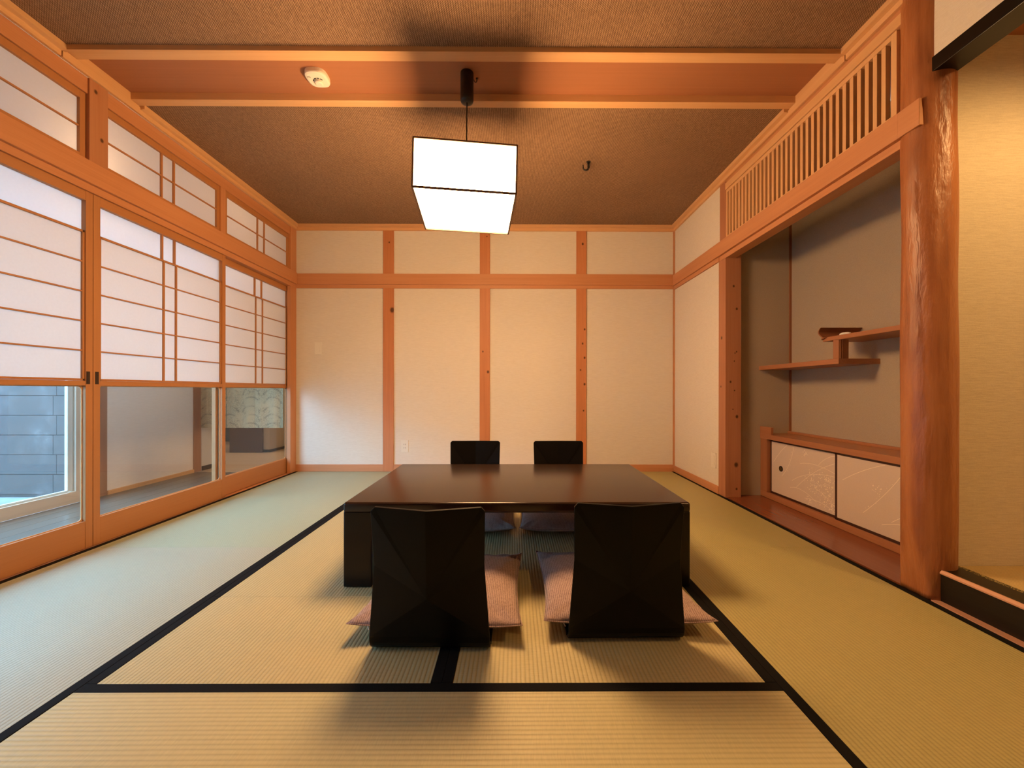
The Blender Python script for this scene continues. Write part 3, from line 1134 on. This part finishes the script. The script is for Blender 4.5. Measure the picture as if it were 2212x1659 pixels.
# ------------------------------------------------------------------ switches and sockets
def plate(name, label, cat, wall, a, z, slots):
    """wall 'back' (a = x) or 'right' (a = y)"""
    w2, h2 = 0.036, 0.060
    if wall == 'back':
        r = thing(name, label, cat, (a, YB, z))
        def bx(a0, a1, z0, z1, d0, d1):
            return (a + a0, a + a1, YB - d1, YB - d0, z + z0, z + z1)
    else:
        r = thing(name, label, cat, (XR, a, z))
        def bx(a0, a1, z0, z1, d0, d1):
            return (XR - d1, XR - d0, a + a0, a + a1, z + z0, z + z1)
    MB().box(*bx(-w2, w2, -h2, h2, 0, 0.007)).build('cover_plate', WHITEP, r, 0.002)
    m = MB().box(*bx(-0.015, 0.015, -0.038, 0.038, 0.007, 0.009))
    if slots:
        for zz in (0.018, -0.016):
            for aa in (-0.0065, 0.0065):
                m.box(*bx(aa - 0.0013, aa + 0.0013, zz - 0.005, zz + 0.005, 0.0085, 0.0096), 1)
    m.build('rocker' if not slots else 'socket_insert', [WHITEP, DARK], r)
    return r


plate('light_switch', 'cream switch plate on the left bay of the back wall', 'switch', 'back', -1.918, 1.208, False)
plate('wall_socket', 'cream double socket low on the back wall beside the left post', 'socket', 'back', -1.069, 0.249, True)
plate('wall_plate', 'cream plate low on the right wall panel beside the alcove post', 'switch plate', 'right', 3.124, 0.249, False)

# ------------------------------------------------------------------ alcove cabinet
cb = thing('alcove_cabinet', 'low timber cabinet with two papered sliding doors in the shelf alcove', 'cabinet', (1.995, 2.3, 0.004))
CX, CY0, CY1 = 1.880, 1.645, 2.998
MB().box(CX - 0.004, 2.108, CY0, CY1, 0.440, 0.476).build('top_board', SY, cb, 0.0015)
MB().box(2.085, 2.108, CY0, CY1, 0.476, 0.492).build('rear_ledge', SY, cb, 0.001)
MB().box(CX, 2.10, CY0, CY1, 0.005, 0.045).build('base_rail', SY, cb, 0.0015)
MB().box(CX, 2.10, 2.922, CY1, 0.045, 0.440).build('side_panel', wood('cabinet side timber', 'z', (0.40, 0.165, 0.075), (0.30, 0.11, 0.05)), cb, 0.001)
MB().box(CX - 0.004, CX + 0.014, 2.870, CY1, 0.476, 0.530).build('end_block', SY, cb, 0.001)
MB().box(2.08, 2.10, CY0, 2.922, 0.045, 0.44).build('back_panel', DARK, cb)


def branches(panel_y0, panel_y1, z0, z1, x, seed, left):
    """printed autumn grasses as thin raised strokes, all inside the panel"""
    m = MB()
    rnd = random.Random(seed)
    W, H = panel_y1 - panel_y0, z1 - z0

    def pt(u, v):       # u from the far edge (0) to the near edge (1), v up
        return (x, panel_y1 - min(max(u, 0.01), 0.99) * W, z0 + min(max(v, 0.015), 0.985) * H)

    def stroke(pts, wd):
        q = [Vector(pt(*p)) for p in pts]
        for a, b in zip(q, q[1:]):
            d = (b - a)
            if d.length < 1e-4:
                continue
            nrm = Vector((0, -d.z, d.y)).normalized() * wd
            m.face([a - nrm, b - nrm, b + nrm, a + nrm])

    def leaf(u, v, s):
        c = Vector(pt(u, v))
        k = 6
        an = rnd.uniform(0, PI)
        m.face([c + Vector((0, s * math.cos(an + 2 * PI * i / k) * (0.6 + 0.4 * (i % 2)), s * math.sin(an + 2 * PI * i / k))) for i in range(k)])

    def bez(p0, p1, p2, n=12):
        return [((1 - t) ** 2 * p0[0] + 2 * t * (1 - t) * p1[0] + t * t * p2[0], (1 - t) ** 2 * p0[1] + 2 * t * (1 - t) * p1[1] + t * t * p2[1]) for t in [i / n for i in range(n + 1)]]
    if left:
        arcs = [((0.03, 0.60), (0.15, 0.85), (0.27, 0.98), 0), ((0.18, 0.37), (0.33, 0.60), (0.38, 0.97), 1), ((0.35, 0.34), (0.60, 0.62), (0.98, 0.62), 0),
                ((0.42, 0.24), (0.68, 0.66), (0.97, 0.84), 0), ((0.48, 0.70), (0.7, 0.80), (0.99, 0.66), 0), ((0.75, 0.75), (0.85, 0.93), (0.99, 0.97), 0),
                ((0.32, 0.20), (0.5, 0.30), (0.72, 0.10), 0), ((0.72, 0.33), (0.85, 0.28), (0.99, 0.10), 0), ((0.55, 0.10), (0.8, 0.18), (0.99, 0.02), 0)]
        cl_ = [(0.70, 0.42, 0.12, 90), (0.88, 0.50, 0.09, 60), (0.84, 0.24, 0.10, 60), (0.55, 0.88, 0.05, 14), (0.62, 0.10, 0.06, 18), (0.93, 0.12, 0.05, 24)]
    else:
        arcs = [((0.06, 0.62), (0.25, 0.85), (0.47, 0.99), 0), ((0.27, 0.22), (0.50, 0.60), (0.64, 0.99), 1), ((0.52, 0.22), (0.75, 0.55), (0.99, 0.55), 0),
                ((0.60, 0.02), (0.78, 0.42), (0.99, 0.56), 0), ((0.44, 0.14), (0.7, 0.34), (0.99, 0.22), 0), ((0.80, 0.70), (0.88, 0.72), (0.99, 0.76), 0)]
        cl_ = [(0.40, 0.60, 0.05, 12), (0.66, 0.82, 0.05, 10), (0.92, 0.84, 0.06, 22), (0.90, 0.14, 0.06, 30), (0.82, 0.92, 0.04, 8)]
    for p0, p1, p2, lv in arcs:
        P_ = bez(p0, p1, p2)
        stroke(P_, 0.0011)
        if lv:
            for (u, v) in P_[1:]:
                leaf(u + rnd.uniform(-0.03, 0.03), v + rnd.uniform(-0.02, 0.02), rnd.uniform(0.0015, 0.003))
    for (u, v, r, n) in cl_:
        for _ in range(n):
            leaf(rnd.gauss(u, r * 0.55), rnd.gauss(v, r * 0.9), rnd.uniform(0.0018, 0.0045))
    return m


for (y0, y1, xf, seed, lf, nm) in ((2.300, 2.915, CX + 0.024, 5, True, 'far'), (1.650, 2.314, CX + 0.010, 8, False, 'near')):
    d = MB()
    z0, z1 = 0.045, 0.438
    e0 = 0.013
    d.box(xf, xf + 0.012, y0, y1, z0, z0 + 0.015)
    d.box(xf, xf + 0.012, y0, y1, z1 - 0.012, z1)
    d.box(xf, xf + 0.012, y0, y0 + e0, z0, z1)
    d.box(xf, xf + 0.012, y1 - e0 * (0.5 if lf else 1), y1, z0, z1)
    dr = d.build('sliding_door', FFRAME, cb, 0.001)
    m = branches(y0 + e0, y1 - 0.013, z0 + 0.015, z1 - 0.012, xf + 0.0026, seed, lf)
    m.box(xf + 0.003, xf + 0.010, y0 + e0, y1 - 0.006, z0 + 0.015, z1 - 0.012, 1)
    m.build('door_paper', [FPRINT, FUSUMA], dr)
    if lf:
        m = MB()
        n = 28
        cy, cz = 2.825 - 0.02, 0.243
        for (r0, r1, xa, xb2, mi) in ((0.0, 0.014, xf - 0.0005, xf + 0.001, 1), (0.013, 0.019, xf - 0.002, xf + 0.001, 0)):
            R1 = [(cy + r1 * math.cos(2 * PI * k / n), cz + r1 * math.sin(2 * PI * k / n)) for k in range(n)]
            m.prism(R1, 'x', xa if mi else xf - 0.0003, xb2 + 0.002, mi)
        m.build('pull_handle', [BLACKM, BRASS], dr)

# ------------------------------------------------------------------ staggered shelves
sv = thing('staggered_shelf', 'timber staggered two-level wall shelf above the cabinet in the shelf alcove', 'shelf', (1.98, 2.5, 0.954))
LX = 1.868
MB().box(LX, 2.110, 2.262, 3.0, 0.955, 0.985).build('lower_board', SY, sv, 0.0015)
MB().box(LX, 2.110, 1.64, 2.378, 1.094, 1.119).build('upper_board', SY, sv, 0.0015)
pm = MB()
pm.box(LX + 0.004, LX + 0.062, 2.266, 2.306, 0.985, 1.094)
pm.box(LX + 0.010, LX + 0.016, 2.263, 2.267, 0.985, 1.094)
pm.box(LX + 0.022, LX + 0.028, 2.263, 2.267, 0.985, 1.094)
pm.build('shelf_support', wood('support timber', 'z', (0.44, 0.19, 0.09), (0.33, 0.13, 0.06)), sv, 0.001)
cv = []
for k in range(9):
    t = k / 8
    cv.append((2.372 + 0.030 * math.sin(t * PI * 0.9), 1.119 + 0.062 * t))
inner = [(y - 0.013 + 0.008 * (z - 1.119) / 0.062, z) for y, z in cv]
MB().prism([(2.340, 1.117)] + [(2.376, 1.106)] + cv + inner[::-1], 'x', LX - 0.012, 2.108).build('curled_end', SX, sv, 0.001)
o = MB()
rings = []
for zz, s in ((0.0, 0.75), (0.004, 0.97), (0.010, 1.0), (0.015, 0.93), (0.018, 0.6)):
    rings.append([(1.925 + 0.020 * s * math.cos(2 * PI * k / 24), 2.285 + 0.034 * s * math.sin(2 * PI * k / 24), 1.1196 + zz) for k in range(24)])
o = loft(rings).build('small_dish', WHITES, smooth=True, origin=(1.925, 2.285, 1.1196))
tag(o, 'tiny white oval object lying on the upper staggered shelf', 'small dish')

# ------------------------------------------------------------------ veranda beyond the paper doors
XV = -3.10
vf = MB()
for k in range(8):
    xa = XV + k * (0.93 / 8)
    vf.box(xa + 0.0008, xa + 0.93 / 8 - 0.0008, -1.3, 3.86, -0.05, -0.002)
struct(vf.build('floor_veranda', VFLOOR, bevel=0.0008), 'dark grey-brown board floor of the veranda', 'floor')
struct(box(-3.2, XL - 0.04, -1.35, 3.95, 2.40, 2.46).build('ceiling_veranda', plain('veranda ceiling', (0.42, 0.32, 0.22), 0.8)), 'ceiling of the veranda', 'ceiling')
vw = MB()
vw.box(XV - 0.10, XV, 3.03, 3.842, 0, 2.42)
vw.box(XV - 0.10, XV, -1.35, 3.03, 2.06, 2.42)
vw.box(XV - 0.10, XL - 0.04, -1.40, -1.30, 0, 2.42)
struct(vw.build('wall_veranda', CORRW), 'off-white wall on the far side of the veranda', 'wall')
struct(box(XV, XV + 0.012, 3.03, 3.842, -0.002, 0.030).build('baseboard_veranda', PY_), 'low timber baseboard of the veranda wall', 'baseboard')
VP = wood('veranda post timber', 'z', (0.42, 0.245, 0.16), (0.33, 0.175, 0.11))
trim(box(XV - 0.10, XV + 0.006, 2.872, 3.028, -0.002, 2.42), VP, 'post between veranda window and veranda wall', cat='post')
trim(box(XV - 0.10, XV + 0.006, 3.842, 3.935, -0.002, 2.42), VP, 'post at the far end of the veranda wall', cat='post')
trim(box(XV + 0.004, XL - 0.05, 3.85, 3.90, 1.90, 2.42), VP, 'header above the patterned curtain', cat='lintel')
# sliding window to the outside
wn = thing('window_5', 'large sliding window from the veranda to the outside', 'window', (XV - 0.05, 1.0, 0))
wn['kind'] = 'structure'
f = MB()
f.box(XV - 0.10, XV, -1.3, 2.86, -0.002, 0.080)
f.box(XV - 0.045, XV, 2.818, 2.872, 0.08, 2.06)
f.box(XV - 0.10, XV, -1.3, 2.86, 2.0, 2.06)
f.build('window_frame', CREAM, wn, 0.001)
f = MB()
f.box(XV - 0.040, XV - 0.018, 2.782, 2.815, 0.085, 2.0)
f.box(XV - 0.040, XV - 0.018, -1.3, 2.782, 0.080, 0.094)
f.build('sash', ALU, wn, 0.001)
box(XV - 0.031, XV - 0.027, -1.3, 2.79, 0.09, 2.0).build('glass_pane', GLASS, wn)


def siding():
    m, nt, b = newmat('grey horizontal siding')
    co = objco(nt)
    n1 = noise(nt, co, 3.2, 5, 0.7)
    n2 = noise(nt, mapping(nt, co, (90, 90, 90)), 1.0, 2)
    c = ramp(nt, n1, [(0.50, (0.080, 0.058, 0.050)), (0.60, (0.105, 0.080, 0.072)), (0.70, (0.19, 0.155, 0.145))])  # pale blotches paint bright reflected light into the siding colour
    c = mixc(nt, math_n(nt, 'MULTIPLY', n2, 0.25), c, (0.07, 0.075, 0.085))
    L(nt, c, b.inputs['Base Color'])
    b.inputs['Roughness'].default_value = 0.5
    return m


sd_ = MB()
for k in range(18):
    z = -0.12 + k * 0.1735
    off = 0.0
    xs = [-9.0, -6.2, -4.02 - (0.0 if k % 2 else 0.03), -3.19]
    for a, b in zip(xs, xs[1:]):
        sd_.box(a + 0.0015, b - 0.0015, 3.5, 3.53, z + 0.002, z + 0.1715)
sd_.box(-9.0, -3.19, 3.515, 3.56, -0.3, 3.1)
struct(sd_.build('wall_outside', siding()), 'outdoor wall of grey horizontal siding seen through the veranda window', 'wall')
struct(box(-14, -3.19, -8, 3.52, -0.25, -0.15).build('floor_outside', plain('pale paving', (0.30, 0.31, 0.31), 0.8, var=0.3, scale=8)), 'pale paved ground outside the veranda', 'ground')
# neighbouring wall keeps the low horizon out of the window
struct(box(-9.2, -9.0, -8, 3.52, -0.25, 2.4).build('wall_neighbour', plain('neighbour wall', (0.22, 0.23, 0.24), 0.8)), 'neighbouring garden wall beyond the veranda window', 'wall')


# ------------------------------------------------------------------ room beyond the curtain
def noren():
    m, nt, b = newmat('patterned linen curtain')
    co = objco(nt)
    sep = N(nt, 'ShaderNodeSeparateXYZ')
    L(nt, co, sep.inputs[0])
    X = math_n(nt, 'MULTIPLY', sep.outputs[0], 1 / 0.21)
    Z = math_n(nt, 'MULTIPLY', sep.outputs[2], 1 / 0.085)
    fx = math_n(nt, 'SUBTRACT', math_n(nt, 'FRACT', X), 0.5)
    fz = math_n(nt, 'FRACT', Z)
    rr_ = math_n(nt, 'SQRT', math_n(nt, 'ADD', math_n(nt, 'MULTIPLY', math_n(nt, 'POWER', fx, 2), 4.0), math_n(nt, 'POWER', fz, 2)))
    arc = ramp(nt, math_n(nt, 'ABSOLUTE', math_n(nt, 'SUBTRACT', rr_, 0.8)), [(0.05, 1.0), (0.13, 0.0)])
    v = N(nt, 'ShaderNodeTexVoronoi', feature='DISTANCE_TO_EDGE')
    v.inputs['Scale'].default_value = 46
    L(nt, mapping(nt, co, (1, 1, 1.8)), v.inputs['Vector'])
    lines = ramp(nt, v.outputs['Distance'], [(0.03, 1.0), (0.10, 0.0)])
    n1 = noise(nt, co, 7, 2)
    msk = ramp(nt, n1, [(0.38, 0.15), (0.52, 1.0)])
    msk2 = ramp(nt, noise(nt, mapping(nt, co, (9, 9, 22)), 1.0, 2), [(0.42, 0.1), (0.55, 1.0)])
    f = math_n(nt, 'ADD', math_n(nt, 'MULTIPLY', math_n(nt, 'MULTIPLY', arc, msk2), 0.5), math_n(nt, 'MULTIPLY', math_n(nt, 'MULTIPLY', lines, msk), 0.6), clamp=True)
    n2 = noise(nt, mapping(nt, co, (500, 500, 500)), 1.0, 2)
    col = mixc(nt, f, (0.54, 0.385, 0.20), (0.17, 0.115, 0.06))
    col = mixc(nt, math_n(nt, 'MULTIPLY', n2, 0.5), col, (0.33, 0.28, 0.20))
    L(nt, col, b.inputs['Base Color'])
    b.inputs['Roughness'].default_value = 0.9
    b.inputs['Transmission Weight'].default_value = 0.0
    return m


nr = thing('noren_curtain', 'beige patterned split curtain hanging at the end of the veranda', 'curtain', (-2.70, 3.90, 1.85))
m = MB()
NZ0, NZ1 = 0.425, 1.86
for k, (a, b) in enumerate(((-3.115, -2.845), (-2.843, -2.565), (-2.563, -2.283))):
    n = 16
    for i in range(n):
        x0 = a + (b - a) * i / n
        x1 = a + (b - a) * (i + 1) / n
        f0 = 3.925 + 0.008 * math.sin(i * 0.8 + k)
        f1 = 3.925 + 0.008 * math.sin((i + 1) * 0.8 + k)
        m.face([(x0, f0, NZ0), (x1, f1, NZ0), (x1, f1, NZ1), (x0, f0, NZ1)])
        m.face([(x0, f0 + 0.0015, NZ0), (x0, f0 + 0.0015, NZ1), (x1, f1 + 0.0015, NZ1), (x1, f1 + 0.0015, NZ0)])
m.build('curtain_cloth', noren(), nr)
MB().tube([(-3.12, 3.926, 1.868), (-2.23, 3.926, 1.868)], 0.010, 10).build('curtain_rod', PX_, nr)

struct(box(-5.6, XL - 0.03, 3.862, 7.2, -0.05, -0.001).build('floor_back_room', wood('beige plank floor', 'x', (0.42, 0.335, 0.25), (0.34, 0.26, 0.185), rough=0.35)), 'beige plank floor of the room beyond the curtain', 'floor')
bw = MB()
bw.box(-5.6, XL - 0.03, 7.1, 7.2, 0, 2.5)
bw.box(-5.7, -5.6, 3.8, 7.2, 0, 2.5)
bw.box(-2.19, XL, 3.90, 7.2, 0, 2.5)
bw.box(-3.16, -3.09, 3.935, 4.25, 0, 2.5)
bw.box(-5.6, -3.16, 4.15, 4.25, 0, 2.5)
bw.box(-5.6, XL - 0.03, 3.95, 7.2, 2.45, 2.5)
struct(bw.build('wall_back_room', plain('back room wall', (0.58, 0.53, 0.46), 0.9)), 'walls of the room beyond the curtain', 'wall')
struct(box(-3.09, -3.082, 3.935, 4.25, 0, 0.042).build('baseboard_back_room', plain('dark baseboard', (0.06, 0.055, 0.055), 0.5)), 'dark baseboard beside the curtain', 'baseboard')
ct = thing('counter', 'dark brown and cream counter block behind the curtain', 'counter', (-3.28, 5.5, 0))
box(-3.62, -3.205, 5.06, 6.0, 0.0, 0.95).build('dark_panel', plain('dark brown laminate', (0.11, 0.07, 0.055), 0.45), ct, 0.002)
box(-3.204, -3.125, 5.085, 6.0, 0.035, 0.95).build('cream_panel', plain('cream laminate', (0.46, 0.38, 0.29), 0.6), ct, 0.002)
box(-3.203, -3.130, 5.088, 6.0, 0.0, 0.035).build('plinth', plain('dark plinth', (0.05, 0.045, 0.045), 0.6), ct)
dc = box(-4.9, -3.65, 6.15, 6.9, 0, 1.0).build('dark_void_block', plain('dark void grey green', (0.055, 0.062, 0.058), 0.5), bevel=0.004, origin=(-4.2, 6.5, 0))  # dark block drawn in place of the unlit void there
tag(dc, 'dark block standing for the unlit void at the back of the room beyond the curtain', 'cabinet')
st = thing('stool', 'timber stool with slanted legs behind the curtain', 'stool', (-4.0, 5.72, 0))
MB().lathe((-4.0, 5.72), [(0.15, 0.60), (0.16, 0.61), (0.16, 0.63), (0.15, 0.64)], 24).build('seat', VP, st)
for (sx, sy) in ((-1, -1), (1, -1), (1, 1), (-1, 1)):
    MB().tube([(-4.0 + sx * 0.10, 5.72 + sy * 0.10, 0.60), (-4.0 + sx * 0.175, 5.72 + sy * 0.16, 0.0)], 0.014, 8).build('leg', VP, st)
